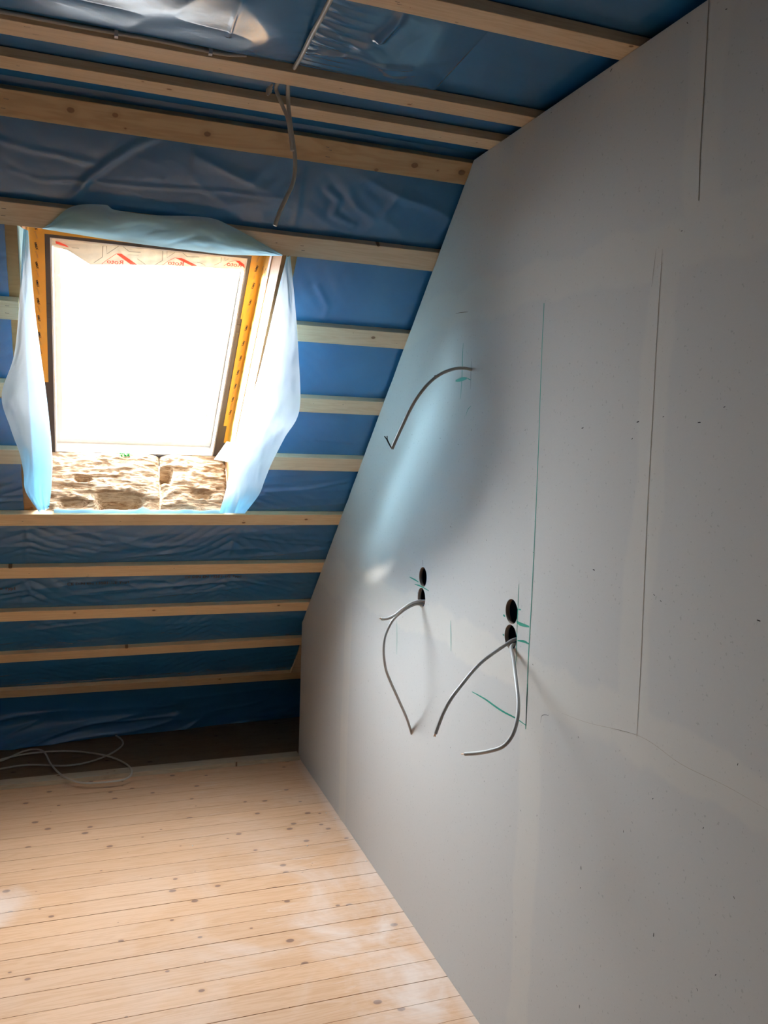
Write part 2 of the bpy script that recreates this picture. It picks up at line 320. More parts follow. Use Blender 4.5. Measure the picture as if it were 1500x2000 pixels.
def glass_mat():
    m, nt, out = new_mat('window_glass'); t = NT(nt)
    tr = t.n('ShaderNodeBsdfTransparent'); gl = t.n('ShaderNodeBsdfGlossy'); gl.inputs['Roughness'].default_value = .02
    g = t.n('ShaderNodeNewGeometry'); c = t.m('ABSOLUTE', t.vm('DOT_PRODUCT', g.outputs['Incoming'], g.outputs['Normal']))
    fr = t.m('ADD', .03, t.m('MULTIPLY', t.m('POWER', t.m('SUBTRACT', 1.0, c, clamp=True), 5.0), .9))
    mx = t.n('ShaderNodeMixShader'); nt.links.new(fr, mx.inputs[0]); nt.links.new(tr.outputs[0], mx.inputs[1]); nt.links.new(gl.outputs[0], mx.inputs[2]); nt.links.new(mx.outputs[0], out.inputs[0]); return m
M['glass'] = glass_mat()

# ================================================================== THE SETTING
XL, YB, XR = -2.6, -1.2, 1.62
OX0, OX1, OU0, OU1 = -.155, .612, .90, 2.225        # roof opening for the skylight
PX0, PX1, PU0, PU1 = -1.72, -1.08, 1.20, 2.10        # unseen skylight added further left along the slope for fill light
# floor: every board a strip with its own gap to the next
mb = MB(); pitch = .0975; yy = YB
r_ = random.Random(3); k = math.floor(YB/pitch)
while k*pitch < 5.35:
    g = r_.choice([.0016, .0020, .0026, .0036]) if k not in (24, 28, 31) else .0052
    a, b = k*pitch+g/2, (k+1)*pitch-.0006
    mb.box(XL, XR, a, b, -.02, 0.0); k += 1
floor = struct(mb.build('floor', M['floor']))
M['floor_eaves'] = wood('dark_eaves_boards', (0, 1, 0), (.20, .135, .09), (.14, .09, .055), (.06, .03, .02), krad=.009, rough=.75, board=(.0975, .0))  # darker boards beyond the floor plate
floor.data.materials.append(M['floor_eaves'])
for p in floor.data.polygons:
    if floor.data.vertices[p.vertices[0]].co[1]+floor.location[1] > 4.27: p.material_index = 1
struct(MB().box(XL-.1, XR+.1, YB-.1, 5.5, -.12, -.0205).build('floor', M['core_dark'])).name = 'floor_base'
struct(MB().box(XL-.12, XL-.001, YB, 5.4, -.02, 2.75).build('wall_left', M['plaster_rough']))
struct(MB().box(XL-.12, XR+.12, YB-.12, YB-.001, -.12, 2.9).build('wall_back', M['plaster_rough']))
struct(MB().box(XR+.001, XR+.12, YB, 5.6, -.12, 2.9).build('wall_outer', M['gypsum_edge']))
# roof body behind the film
mb = MB(); D0, D1 = .060, .34
mb.sbox(XL-.2, PX0, -1.15, 3.1, D0, D1); mb.sbox(PX1, OX0-.082, -1.15, 3.1, D0, D1); mb.sbox(PX0, PX1, -1.15, PU0, D0, D1); mb.sbox(PX0, PX1, PU1, 3.1, D0, D1); mb.sbox(OX1+.082, XR+.2, -1.15, 3.1, D0, D1)
mb.sbox(OX0-.082, OX1+.082, -1.15, OU0-.085, D0, D1); mb.sbox(OX0-.082, OX1+.082, OU1, 3.1, D0, D1)
struct(mb.build('ceiling', M['wool'])).name = 'ceiling_slope'
struct(MB().box(XL-.2, XR+.2, YB-.2, 2.62, ZC+.075, ZC+.35).build('ceiling', M['wool']))
for x0, x1, lab in ((OX1, OX1+.08, 'orange-toned pine rafter along the right side of the skylight opening'), (OX0-.08, OX0, 'pine rafter along the left side of the skylight opening, mostly behind film')):
    tag(MB().sbox(x0, x1, OU0-.02, OU1+.02, .026, .34).build('rafter', M['rafter']), lab, 'rafter', 'rafters beside the skylight')

# right wall: plasterboard with four round socket holes
def boxed_wall():
    cu = bpy.data.curves.new('w', 'CURVE'); cu.dimensions = '2D'; cu.fill_mode = 'BOTH'; cu.extrude = .00625; cu.resolution_u = 1
    def poly(P):
        s = cu.splines.new('POLY'); s.points.add(len(P)-1); s.use_cyclic_u = True
        for i, p in enumerate(P): s.points[i].co = (p[0], p[1], 0, 1)
    q = lambda u: tuple(K+U*u+N*.0015)
    edge = []
    rr = random.Random(8)
    for i in range(60):
        u = -.003+(2.628)*i/59; p = K+U*u+N*(.0015+abs(rr.gauss(0, .0012))); edge.append((p[0], p[1]))
    poly([(YB, 0.001), (4.296, 0.001), (4.296, .731)]+edge+[(2.395, ZC-.002), (YB, ZC-.002)])
    for (hy, hz, hr) in HOLES: poly([(hy+hr*math.cos(a*2*math.pi/40), hz+hr*math.sin(a*2*math.pi/40)) for a in range(40)])
    tmp = bpy.data.objects.new('t', cu); COL.objects.link(tmp)
    me = bpy.data.meshes.new_from_object(tmp.evaluated_get(bpy.context.evaluated_depsgraph_get()))
    v = [(WX+.00625+p.co[2], p.co[0], p.co[1]) for p in me.vertices]; f = [tuple(p.vertices) for p in me.polygons]
    bpy.data.objects.remove(tmp); return v, f
HOLES = [(2.670, 1.239, .0345), (2.676, 1.166, .0345), (2.033, 1.247, .0345), (2.032, 1.176, .0345)]
v, f = boxed_wall()
wall = struct(mesh_obj('wall_right', v, f, M['wall']))
# cut rims of the holes (brown gypsum core) and the second board layer behind
for hy, hz, hr in HOLES:
    mb = MB(); n = 40; vv = []; ff = []
    for xx, rr in ((WX+.001, hr), (WX+.0015, hr-.0008), (WX+.0122, hr-.001), (WX+.0135, hr+.004), (WX+.001, hr+.0)):
        vv += [(xx, hy+rr*math.cos(a*2*math.pi/n), hz+rr*math.sin(a*2*math.pi/n)) for a in range(n)]
    for i in range(3):
        for a in range(n): ff.append((i*n+a, i*n+(a+1) % n, (i+1)*n+(a+1) % n, (i+1)*n+a))
    mb.add(vv, ff); mb.build('socket_hole_rim', M['gypsum_edge'], wall, True)
back = MB().box(WX+.075, WX+.09, YB, 4.25, 0, .72); back.box(WX+.075, WX+.09, YB, 2.3, .72, ZC); back.box(WX+.075, WX+.09, 2.3, 3.2, .72, 1.7)
struct(back.build('wall_right_core', M['membrane']))
struct(MB().box(WX+.027, WX+.073, 4.22, 4.292, .03, .70).build('trim_1', M['rafter']))

# ---- marks on the wall (ink, pencil, joints, screws)
def wp(px, py): p = on_x(px, py); return (WX-.0005, p[1], p[2])
def stroke(name, pts, w, m, label=None, taper=True, n=6):
    mb = MB(); P = catmull([wp(*p) for p in pts], n) if len(pts) > 2 else [np.array(wp(*pts[0]))*(1-i/12)+np.array(wp(*pts[1]))*i/12 for i in range(13)]
    P = [np.array([p[0], p[1], p[2]]) for p in P]
    ribbon(mb, P, w, (1, 0, 0), taper); o = mb.build(name, M[m], wall)
    if label: o['label'] = label
stroke('marker_line', [(1063,592),(1058,700),(1051,900),(1043,1080),(1037,1200),(1032,1290),(1027,1424)], .0034, 'green_ink', 'long thin green upright line', False)
stroke('marker_line', [(905,670),(903.5,695),(903,720),(902,748),(899.5,779)], .0045, 'green_ink', 'green upright line crossed by the upper cable')
stroke('marker_dash', [(890,744),(898,742),(905,740),(912,739)], .012, 'green_ink', 'short thick green dash')
stroke('marker_dash', [(912,738),(917,741),(920,742)], .003, 'green_ink')
stroke('pencil_line', [(921,705),(920,730),(919,760)], .0028, 'pencil')
stroke('marker_line', [(920,793),(914,800),(910,812)], .0022, 'green_ink')
stroke('marker_line', [(1014,1141),(1012,1180),(1010,1230),(1008,1300)], .0036, 'green_ink', 'green upright line beside the near pair of holes')
stroke('marker_dash', [(1009,1214),(1017,1219),(1034,1224)], .0095, 'green_ink', 'thick green level tick')
stroke('marker_dash', [(1011,1251),(1024,1253),(1034,1258)], .0065, 'green_ink')
stroke('marker_dash', [(1013,1190),(1018,1191)], .004, 'green_ink'); stroke('marker_dash', [(983,1201),(987,1204)], .006, 'green_ink'); stroke('marker_dash', [(982,1239),(985,1241)], .005, 'green_ink')
stroke('marker_line', [(922,1351),(935,1358),(950,1367),(968,1380),(985,1391),(1008,1403),(1028,1417)], .0058, 'green_ink', 'slanting green line below the near holes')
stroke('marker_line', [(1031,1335),(1029,1370),(1027,1420)], .0045, 'green_ink')
stroke('marker_line', [(775,1212),(775.5,1245),(775,1278)], .0038, 'green_ink'); stroke('marker_line', [(880.5,1212),(881,1240),(881,1272)], .0045, 'green_ink')
stroke('marker_dash', [(800,1127),(810,1132),(818,1137)], .0055, 'green_ink'); stroke('marker_dash', [(810,1141),(822,1145),(838,1154)], .005, 'green_ink')
stroke('pencil_line', [(826,1093),(826,1106)], .003, 'pencil')
stroke('pencil_line', [(1056,1412),(1058,1399),(1065,1396),(1072,1398)], .002, 'pencil')
stroke('joint_line', [(1385,0),(1380,95),(1374,200),(1368,300),(1365,392)], .0022, 'joint', None, False)
stroke('joint_line', [(1294,486),(1292,520),(1284,640),(1276,790),(1264,1010),(1252,1290),(1247,1380),(1244,1440)], .0020, 'seam', None, True)
stroke('joint_line', [(1282,486),(1273,560)], .0012, 'joint')
stroke('joint_line', [(1098,1393),(1150,1412),(1250,1438),(1330,1492),(1420,1536),(1500,1582)], .0010, 'seam')
stroke('joint_line', [(890,612),(905,610),(915,609)], .002, 'joint')
for px, py in ((1138,836),(1246,824),(1366,825),(1235,857),(1160,1113),(1278,1162),(1291,1174),(1482,1212),(921,840),(895,868),(860,856),(805,849),(1194,137),(1077,220),(1343,45),(1419,18),(1332,451),(867,1679),(903,1679),(1135,1695),(1017,1583),(1049,1593),(1218,1624),(1277,1826),(1132,1966),(1398,1904),(1008,1830),(989,1796),(946,1526),(776,1562),(1434,1753),(1441,1493),(1374,1617),(1362,1933),(880,1460),(1088,1926),(1026,840),(880,1029),(719,1330),(787,1205),(1041,1298),(753,1355),(1415,795),(1296,814),(950,1055),(1042,1079),(1275,1560),(1134,1734),(1130,1440),(829,1418)):
    big = (px, py) in ((1160,1113),(1482,1212),(1135,1695),(1277,1826),(1132,1966),(1194,137),(1246,824),(1366,825),(1138,836))
    s = random.Random(px*7+py); p = on_x(px, py); L = (.0042 if big else .0026); a = s.uniform(-.9, .9)+(1.57 if py > 1400 else .2)
    mb = MB(); q = np.array([WX-.0004, p[1], p[2]]); dv = np.array([0, math.cos(a), math.sin(a)])
    ribbon(mb, [q-dv*L, q+dv*.1*L, q+dv*L], .0026 if big else .0016, (1, 0, 0), True); mb.build('screw_mark', M['black'], wall)

# ================================================================== BATTENS
def staple(parent, c, tdir, L, m='steel', w=.0016, nm='staple'):
    c = np.array(c); t = np.array(tdir); mb = MB(); n = np.array([0, *N]) if parent['slope'] else np.array([0, 0, -1.])
    ribbon(mb, [c-t*L/2+n*.0006, c+n*.0010, c+t*L/2+n*.0006], w, n); mb.build(nm, M[m], parent)
BX0, BX1 = XL+.01, 1.42
def slope_batten(u0, u1, label, x0=BX0, x1=BX1, mat='batten_slope', tilt=0., marks=()):
    mb = MB(); c = .0012                    # slightly rounded edges
    def ring(x, du): return [S(x,u0+c+du,0),S(x,u1-c+du,0),S(x,u1+du,c),S(x,u1+du,.0222),S(x,u0+du,.0222),S(x,u0+du,c)]
    xs = np.linspace(x0, x1, max(2, int((x1-x0)/.35))); V = []; F = []
    for i, x in enumerate(xs): V += ring(x, tilt*(x-.4)+(0 if i in (0, len(xs)-1) else rng.normal(0, .0006)))
    for i in range(len(xs)-1):
        for k in range(6): a = i*6+k; b = i*6+(k+1) % 6; F.append((a, a+6, b+6, b))
    F.append(tuple(range(6))); F.append(tuple(range(len(V)-6, len(V)))[::-1])
    mb.add(V, F); o = mb.build('batten', M[mat]); o['slope'] = 1
    tag(o, label, 'batten', 'battens across the roof slope')
    for px, py, L in marks:
        x, u = on_s(px, py); staple(o, S(x, u, 0), (1, 0, 0), L)
    return o
slope_batten(2.547, 2.620, 'knotty brown board at the bend between flat ceiling and slope', mat='batten_old',
  marks=[(12,193,.012),(6,211,.011),(640,287,.009),(645,293,.009),(640,306,.013)])
slope_batten(2.226, 2.300, 'batten running just above the skylight, partly under the folded top film', marks=[(7,407,.012),(6,421,.012),(590,480,.011),(592,489,.011),(540,474,.006)])
for u0, u1, l, r in ((1.884, 1.957, 'uppermost', 'uppermost'), (1.541, 1.614, 'middle', 'middle'), (1.204, 1.283, 'lowest', 'lowest')):
    slope_batten(u0, u1, f'{l} of the three short battens left of the skylight', x0=PX1+.03, x1=-.175, marks=[(14,597,.012),(14,611,.012)] if u0 > 1.8 else ())
    slope_batten(u0, u1, f'{r} of the three battens between skylight and plasterboard wall', x0=.635, marks=[(690,650,.003),(775,671,.003)] if u0 > 1.8 else [(612,788,.003),(670,790,.004)] if u0 > 1.5 else ())
slope_batten(.834, .908, 'sill batten directly below the skylight with a brightly lit top edge', mat='batten_low', tilt=.004, marks=[(44,1018,.006),(235,1018,.006),(476,1016,.006)])
slope_batten(.459, .540, 'first batten below the sill batten, above the printed lettering', mat='batten_low', marks=[(57,1120,.006),(172,1123,.006),(340,1110,.006)])
slope_batten(.110, .190, 'batten just under the printed lettering on the blue film', mat='batten_low', marks=[(290,1193,.005),(385,1197,.006)])
slope_batten(-.258, -.180, 'second batten from the bottom of the slope', mat='batten_low', tilt=.02, marks=[(250,1271,.006)])
slope_batten(-.640, -.562, 'lowest batten of the slope in deep shade', mat='batten_low', tilt=.003, marks=[(187,1333,.006)])
def ceil_batten(y0, y1, label, marks=()):
    mb = MB(); mb.box(BX0, BX1, y0, y1, ZC, ZC+.0222); o = mb.build('batten', M['batten_ceil']); o['slope'] = 0
    bv = o.modifiers.new('b', 'BEVEL'); bv.width = .0012; bv.segments = 2
    tag(o, label, 'batten', 'battens across the flat ceiling')
    for px, py, L in marks:
        r = ray(px, py); t = (ZC-H)/r[2]; staple(o, (r[0]*t, r[1]*t, ZC), (1, 0, 0), L)
    return o
ceil_batten(1.596, 1.668, 'ceiling batten nearest the camera, crossing the top right corner', [(776,3,.010),(780,8,.010),(892,43,.007)])
ceil_batten(2.034, 2.108, 'middle ceiling batten, with two grey cables hanging from behind it', [(53,52,.013),(70,67,.013),(430,134,.007),(666,172,.008),(672,180,.008),(805,202,.004)])
ceil_batten(2.228, 2.303, 'last ceiling batten, beside the knotty board at the bend', [(35,128,.008),(245,167,.005),(620,234,.004),(630,226,.004),(860,268,.005)])
# plate on the floor where the knee wall will stand
pa, pb = np.array(on_z(0, 1543.6)), np.array(on_z(585, 1484.7)); dxy = (pb-pa)/(pb[0]-pa[0])
def plate_pt(x, back, z): y = pa[1]+dxy[1]*(x-pa[0]); return (x, y+back, z)
x0, x1 = BX0, 1.115
tag(MB().hexa([plate_pt(x0,0,.0005),plate_pt(x1,0,.0005),plate_pt(x1,.073,.0005),plate_pt(x0,.073,.0005),plate_pt(x0,0,.0225),plate_pt(x1,0,.0225),plate_pt(x1,.073,.0225),plate_pt(x0,.073,.0225)]).build('floor_plate', M['plate']),
    'pale pine batten lying flat on the floorboards in front of the dark eaves', 'batten')
# ledger behind the wall end, running up the slope
xa, ua = on_s(569, 1308, .01); xb, ub = on_s(587, 1262, .01)
tag(MB().sbox(1.165, 1.23, -.561, -.181, .001, .0222).build('upright_batten', M['batten_slope']), 'short batten piece running up the slope behind the plasterboard end', 'batten')

# ================================================================== BLUE FILM
BAT = [(-.640,-.562),(-.258,-.180),(.110,.190),(.459,.540),(.834,.908),(1.204,1.283),(1.541,1.614),(1.884,1.957),(2.226,2.300),(2.547,2.620)]
RAF = [-1.85, -1.02, -.195, .655, 1.30]
def height(x, u):                         # how far the film stands out from its backing, towards the room
    pil = np.zeros_like(u)
    for (a, b), (c, d) in zip(BAT[:-1], BAT[1:]):
        t = ((u-b)/(c-b)).clip(0, 1); inside = (u > b) & (u < c); pil = np.where(inside, np.sin(np.pi*t)**.8, pil)
    pil = np.where(u < -.64, ((-.64-u)/.1).clip(0, 1), pil)
    h = .003*pil
    h = h+pil*.007*fbm(x*2.2+u*.8, u*3.0, 21, 3)
    low = 1/(1+np.exp((u-1.0)*14))        # the lower fields are creased the most
    for k, xr in enumerate(RAF):          # creases fanning out from the staples on each rafter
        d = x-xr; fan = np.sin(2*np.pi*(u*9+np.abs(d)*(5+2*(k % 2))+1.2*vnoise(u*4+k*9, x*3, 5)))
        h = h+pil*(.0018+.0057*low)*np.exp(-np.abs(d)/.20)*np.abs(fan)
    low = 1/(1+np.exp((u-1.0)*14))        # the lower fields are creased the most
    wv = ridge(x*1.9+u*2.4, u*11.5-x*1.6, 31, 2); wv2 = ridge(x*5.0-u*3, u*7+x*4, 35, 2)
    h = h+pil*((.0006+.0091*low)*wv+(.0006+.0031*low)*wv2)
    up = 1/(1+np.exp(-(u-2.24)*30)); h = h+pil*up*(.0055*ridge(x*4.5-u*2, u*5.5+x*2, 44, 2)*np.where(x > .30, 1.3, .5)+.004*ridge(x*1.5-u*3, u*4+x*2, 47, 1))
    for P, amp, wd_ in FOLDS:              # single long folds, pulled tight between the battens
        d = np.full(x.shape, 9.0)
        for (ax, au), (bx, bu) in zip(P[:-1], P[1:]):
            L2 = (bx-ax)**2+(bu-au)**2; t = (((x-ax)*(bx-ax)+(u-au)*(bu-au))/L2).clip(0, 1); d = np.minimum(d, np.hypot(x-ax-t*(bx-ax), u-au-t*(bu-au)))
        h = h+pil*amp*(np.exp(-(d/wd_)**2)-.5*np.exp(-(d/(wd_*3))**2))
    h = h+.0030*pil; h = .0015*np.log1p(np.exp((h/.0015).clip(-20, 40)))
    return .0212*np.tanh(h/.0200)*np.where(pil > 0, 1, 1)
FOLDS = [([on_s(*p, .015) for p in P], a, w) for P, a, w in (
    ([(312,266),(262,286),(215,315),(172,348),(140,392)], .011, .012), ([(596,318),(586,360),(580,410),(572,458)], .007, .010), ([(0,272),(60,292),(110,300),(180,318)], .005, .010),
    ([(20,330),(80,352),(130,352),(200,356),(300,364),(420,372),(560,385)], .004, .007), ([(640,370),(660,390),(650,420),(690,440)], .006, .012),
    ([(52,1034),(60,1062),(140,1090),(165,1095)], .006, .008), ([(440,1032),(470,1046),(560,1060),(640,1064)], .005, .010), ([(52,1034),(50,1096)], .005, .010), ([(470,1032),(440,1094)], .005, .012),
    ([(48,1136),(62,1160),(110,1180),(170,1192)], .006, .008), ([(46,1136),(44,1196)], .005, .010), ([(445,1130),(432,1188)], .005, .012), ([(470,1130),(560,1150),(600,1156)], .004, .008),
    ([(30,1230),(100,1250),(200,1262)], .005, .009), ([(430,1212),(500,1232),(590,1240)], .005, .009), ([(620,560),(640,600),(632,630)], .004, .012), ([(620,860),(700,866)], .003, .008), ([(520,960),(600,955),(680,940)], .006, .012))]
def slope_sheet():
    xs = np.concatenate([np.linspace(XL+.005, -.62, 60), np.linspace(-.6, 1.3, 330), np.linspace(1.32, XR-.01, 8)])
    us = np.concatenate([np.linspace(-1.02, -.62, 60), np.linspace(-.612, 2.66, 560)])
    X, Ug = np.meshgrid(xs, us); h = height(X, Ug)
    Y = K[0]+U[0]*Ug-N[0]*(.0228-h); Z = K[1]+U[1]*Ug-N[1]*(.0228-h)
    # below the last batten the film drops away from the slope and ends in a loose edge on the floor
    s = ((-.62-Ug)/.40).clip(0, 1); yend = 4.782+.095*(X+.38)+.010*np.sin(X*9)
    y0 = K[0]+U[0]*-.62+.016; z0 = K[1]+U[1]*-.62+.016
    fold = .018*ridge(X*2.0+s, s*3+X*.5, 77, 2)*s
    Y2 = y0+(yend-y0)*s**1.3-fold+.05*np.sin(np.pi*s); Z2 = z0*(1-s)+.004
    Y = np.where(Ug < -.62, Y2, Y); Z = np.where(Ug < -.62, Z2, Z)
    hole = lambda i, j: not (OX0-.045 < .5*(xs[j]+xs[j+1]) < OX1+.045 and OU0-.005 < .5*(us[i]+us[i+1]) < OU1+.01)
    v = np.stack([X, Y, Z], -1).reshape(-1, 3)
    hole2 = lambda i, j: hole(i, j) and not (PX0 < .5*(xs[j]+xs[j+1]) < PX1 and PU0 < .5*(us[i]+us[i+1]) < PU1)
    me_f = grid_faces(len(us), len(xs), hole2)
    o = mesh_obj('vapour_barrier_film', v, me_f, M['membrane'], None, True); return o
film = slope_sheet(); tag(film, 'creased blue plastic film stretched over the sloping roof around the skylight', 'plastic film')

def text_on(s, size, fn, name, m, parent, bold=0., sx=1.0):
    cu = bpy.data.curves.new('t', 'FONT'); cu.body = s; cu.size = size; cu.align_x = 'LEFT'; cu.offset = bold; cu.resolution_u = 3
    tmp = bpy.data.objects.new('t', cu); COL.objects.link(tmp)
    me = bpy.data.meshes.new_from_object(tmp.evaluated_get(bpy.context.evaluated_depsgraph_get()))
    v = [fn(p.co[0]*sx, p.co[1]) for p in me.vertices]; f = [tuple(p.vertices) for p in me.polygons]
    bpy.data.objects.remove(tmp); return mesh_obj(name, v, f, m, parent)
def film_text(xstart, u0, s='CE DIN EN 13501-1/E Typ1', width=.30):
    def fn(a, b):
        x = xstart+a; u = u0+b; h = float(height(np.array([x]), np.array([u]))[0]); return S(x, u, .0228-h-.0020)
    text_on(s, .0235, fn, 'printed_text', M['print_black'], film, .0004, 1.0)
for px0, py0 in ((131,1142),(360,1130),(571,1121)):
    x, u = on_s(px0, py0, .012); film_text(x, u)
x, u = on_s(-101, 1154, .012); film_text(x, u)

def ceiling_height(x, y):
    Y3 = [(-1.3, -1.2), (1.26, 1.334), (1.596, 1.668), (2.034, 2.108), (2.228, 2.303), (2.47, 2.6)]; pil = np.zeros_like(y)
    for (a, b), (c, d) in zip(Y3[:-1], Y3[1:]):
        t = ((y-b)/(c-b)).clip(0, 1); pil = np.where((y > b) & (y < c), np.sin(np.pi*t)**.7, pil)
    return pil
def ceiling_sheet(x0, x1, nx, y0, y1, ny, zoff, amp, seed, name, label, right_edge=None):
    xs = np.linspace(x0, x1, nx); ys = np.linspace(y0, y1, ny); X, Y = np.meshgrid(xs, ys)
    if right_edge is not None:
        ex = np.interp(ys, [1.66, 2.03], right_edge)[:, None]; X = x0+(X-x0)*(ex-x0)/(x1-x0)
    pil = ceiling_height(X, Y)
    h = pil*(.006+amp*(.016*fbm(X*1.3, Y*1.8, seed, 2)+.008*ridge(X*1.6+Y*.9, Y*2.4-X*.8, seed+9, 2)))
    nar = ((Y > 2.10) & (Y < 2.23)); h = h+np.where(nar, pil*(.010*ridge(X*2.2, Y*9+X*5, 91, 2)+.004*ridge(X*7, Y*16-X*4, 95, 2)), 0)
    h = np.where((Y > 1.664) & (Y < 2.036) & (X < .92), h*.12, h)
    h = .002*np.log1p(np.exp((h/.002).clip(-20, 40))).clip(0, .034)
    Z = ZC+.0228+zoff-h
    o = mesh_obj(name, np.stack([X, Y, Z], -1).reshape(-1, 3), grid_faces(ny, nx), M['membrane'], None, True)
    return tag(o, label, 'plastic film')
ceiling_sheet(XL+.005, XR-.01, 420, YB+.01, 2.452, 420, .0012, .55, 61, 'vapour_barrier_film', 'blue plastic film covering the flat ceiling above the battens')
# crumpled overlapping length between the two nearest ceiling battens
er = [ceil_x[0] for ceil_x in (tuple((ray(945,68)*((ZC+.02-H)/ray(945,68)[2]))), tuple((ray(850,176)*((ZC+.02-H)/ray(850,176)[2]))))]
XC0, YC0, _z = [float(a) for a in (ray(645,0)*((ZC-H)/ray(645,0)[2]))]; XC1, YC1, _z = [float(a) for a in (ray(588,110)*((ZC-H)/ray(588,110)[2]))]
def crumpled():
    xs = np.linspace(-.62, 1.0, 300); ys = np.linspace(1.669, 2.033, 110); X, Y = np.meshgrid(xs, ys)
    ex = np.interp(ys, [1.66, 2.03], er)[:, None]; X = -.62+(X+.62)*(ex+.62)/1.62
    t = ((Y-1.669)/(.364)); pil = np.sin(np.pi*t.clip(0, 1))**.55
    def cp_(px, py): q = ray(px, py)*((ZC-H)/ray(px, py)[2]); return float(q[0]), float(q[1])
    def seg(P, w, amp):
        P = [cp_(*p) for p in P]; d = np.full(X.shape, 9.0)
        for (ax, ay), (bx, by) in zip(P[:-1], P[1:]):
            t = (((X-ax)*(bx-ax)+(Y-ay)*(by-ay))/((bx-ax)**2+(by-ay)**2)).clip(0, 1); d = np.minimum(d, np.hypot(X-ax-t*(bx-ax), Y-ay-t*(by-ay)))
        return amp*np.exp(-(d/w)**2)
    ridge1 = 0
    LOC = seg([(795,28),(772,55),(742,80)], .012, .014)+seg([(715,95),(745,118),(770,140)], .030, .010)+seg([(472,0),(458,35),(446,74)], .0025, .0035)+seg([(600,105),(680,108),(800,130)], .008, .006)+seg([(880,60),(860,120)], .04, .006)
    xc = XC0+(XC1-XC0)*(Y-YC0)/(YC1-YC0); press = np.exp(-np.abs(X-xc)/.05)          # pressed in by the cable that crosses here
    pleat = np.exp(-((X-xc-.05)/.06)**2)*np.abs(np.sin(Y*95+2*vnoise(X*9, Y*9, 3)))
    h = pil*(.014+.018*fbm(X*1.5, Y*2.0, 71, 3)+.007*ridge(X*2.0+Y, Y*2.6, 88, 2)+.016*ridge1+.004*pleat+LOC)-.008*press*pil
    edge = ((ex-X)/.10).clip(0, 1); h = (h.clip(.0015, .045))*edge**.6
    Z = ZC+.0205-h
    o = mesh_obj('film_offcut', np.stack([X, Y, Z], -1).reshape(-1, 3), grid_faces(110, 300), M['membrane'], None, True)
    return tag(o, 'shiny crumpled blue film overlapping the ceiling film between two battens', 'plastic film')
crumpled()

# ================================================================== SKYLIGHT
win = struct(empty('window_1', S(.23, 1.0, .25)))
FX0, FX1, FU0, FU1 = -.089, .556, 1.000, 2.026       # clear opening at the inner face
CO = .25
mb = MB()                                            # dark collar filling up to the rafters
mb.sbox(OX0, FX0, .93, OU1, CO, CO+.02); mb.sbox(FX1, OX1, .93, OU1, CO, CO+.02); mb.sbox(FX0, FX1, FU1+.002, OU1, CO, CO+.02); mb.sbox(FX0, FX1, .93, FU0, CO, CO+.02)
for k in range(3): mb.sbox(FX1+.001, FX1+.03, 1.77-k*.035, 1.7715-k*.035, CO-.0012, CO); mb.sbox(FX0-.02, FX0-.001, 1.76-k*.03, 1.7615-k*.03, CO-.0012, CO)
mb.build('seal_collar', M['black_collar'], win)
mb = MB(); w_ = .006
mb.sbox(FX0, FX0+w_, FU0, FU1, CO+.004, CO+.10); mb.sbox(FX1-w_, FX1, FU0, FU1, CO+.004, CO+.10); mb.sbox(FX0+w_, FX1-w_, FU0, FU0+w_, CO+.004, CO+.10); mb.sbox(FX0+w_, FX1-w_, FU1-w_, FU1, CO+.004, CO+.10)
mb.build('window_frame', M['white_frame'], win)
mb = MB(); a = .008; b = .030
mb.sbox(FX0+a, FX0+b, FU0+a, FU1-a, CO+.055, CO+.09); mb.sbox(FX1-b, FX1-a, FU0+a, FU1-a, CO+.055, CO+.09); mb.sbox(FX0+b, FX1-b, FU0+a, FU0+b, CO+.055, CO+.09); mb.sbox(FX0+b, FX1-b, FU1-b, FU1-a, CO+.055, CO+.09)
mb.build('window_sash', M['white_frame'], win)
MB().sbox(FX0+b-.004, FX1-b+.004, FU0+b-.004, FU1-b+.004, CO+.070, CO+.074).build('window_pane', M['glass'], win)
w2 = struct(empty('added_fill_window', S(-1.42, 1.0, .25))); mb = MB(); a = .07  # out-of-view skylight, added only to fill the room with light
mb.sbox(PX0, PX0+a, PU0, PU1, .25, .33); mb.sbox(PX1-a, PX1, PU0, PU1, .25, .33); mb.sbox(PX0+a, PX1-a, PU0, PU0+a, .25, .33); mb.sbox(PX0+a, PX1-a, PU1-a, PU1, .25, .33)
mb.build('window_frame', M['white_frame'], w2); MB().sbox(PX0+a-.01, PX1-a+.01, PU0+a-.01, PU1-a+.01, .29, .2905).build('window_pane', M['milky'], w2)
# printed packaging film still hanging across the top of the window, seen from its back
FO = CO+.012
def fp(px, py, o=FO): x, u = on_s(px, py, o); return S(x, u, o)
top = [(97,466),(130,470),(175,475),(240,481),(330,490),(410,498),(470,504),(484,508)]
bot = [(99,480),(132,489),(176,517),(240,517),(330,519),(410,523),(468,527),(480,536)]
V = []; nx, ny = 70, 14
for j in range(ny):
    for i in range(nx):
        px = 97+(484-97)*i/(nx-1); ty = np.interp(px, [p[0] for p in top], [p[1] for p in top])-2; by = np.interp(px, [p[0] for p in bot], [p[1] for p in bot])
        py = ty+(by-ty)*j/(ny-1); V.append(fp(px, py, FO+.0015*math.sin(i*.5+j)+.001*math.sin(i*1.7)))
pf = mesh_obj('packaging_film', V, grid_faces(ny, nx), M['foil'], None, True)
tag(pf, 'cream packaging film printed with red and grey house logos across the top of the skylight', 'packaging film')
def cp(x, y): return (100+x*.26667, 460+y*.26667)
def film_line(P, w, m, name='house_print'):
    mb = MB(); ribbon(mb, [fp(*cp(*p), FO-.0045) for p in P], w, (0, N[0], N[1])); mb.build(name, M[m], pf)
def film_poly(P, m, name='house_print'):
    mesh_obj(name, [fp(*cp(*p), FO-.0045) for p in P], [tuple(range(len(P)))], M[m], pf)
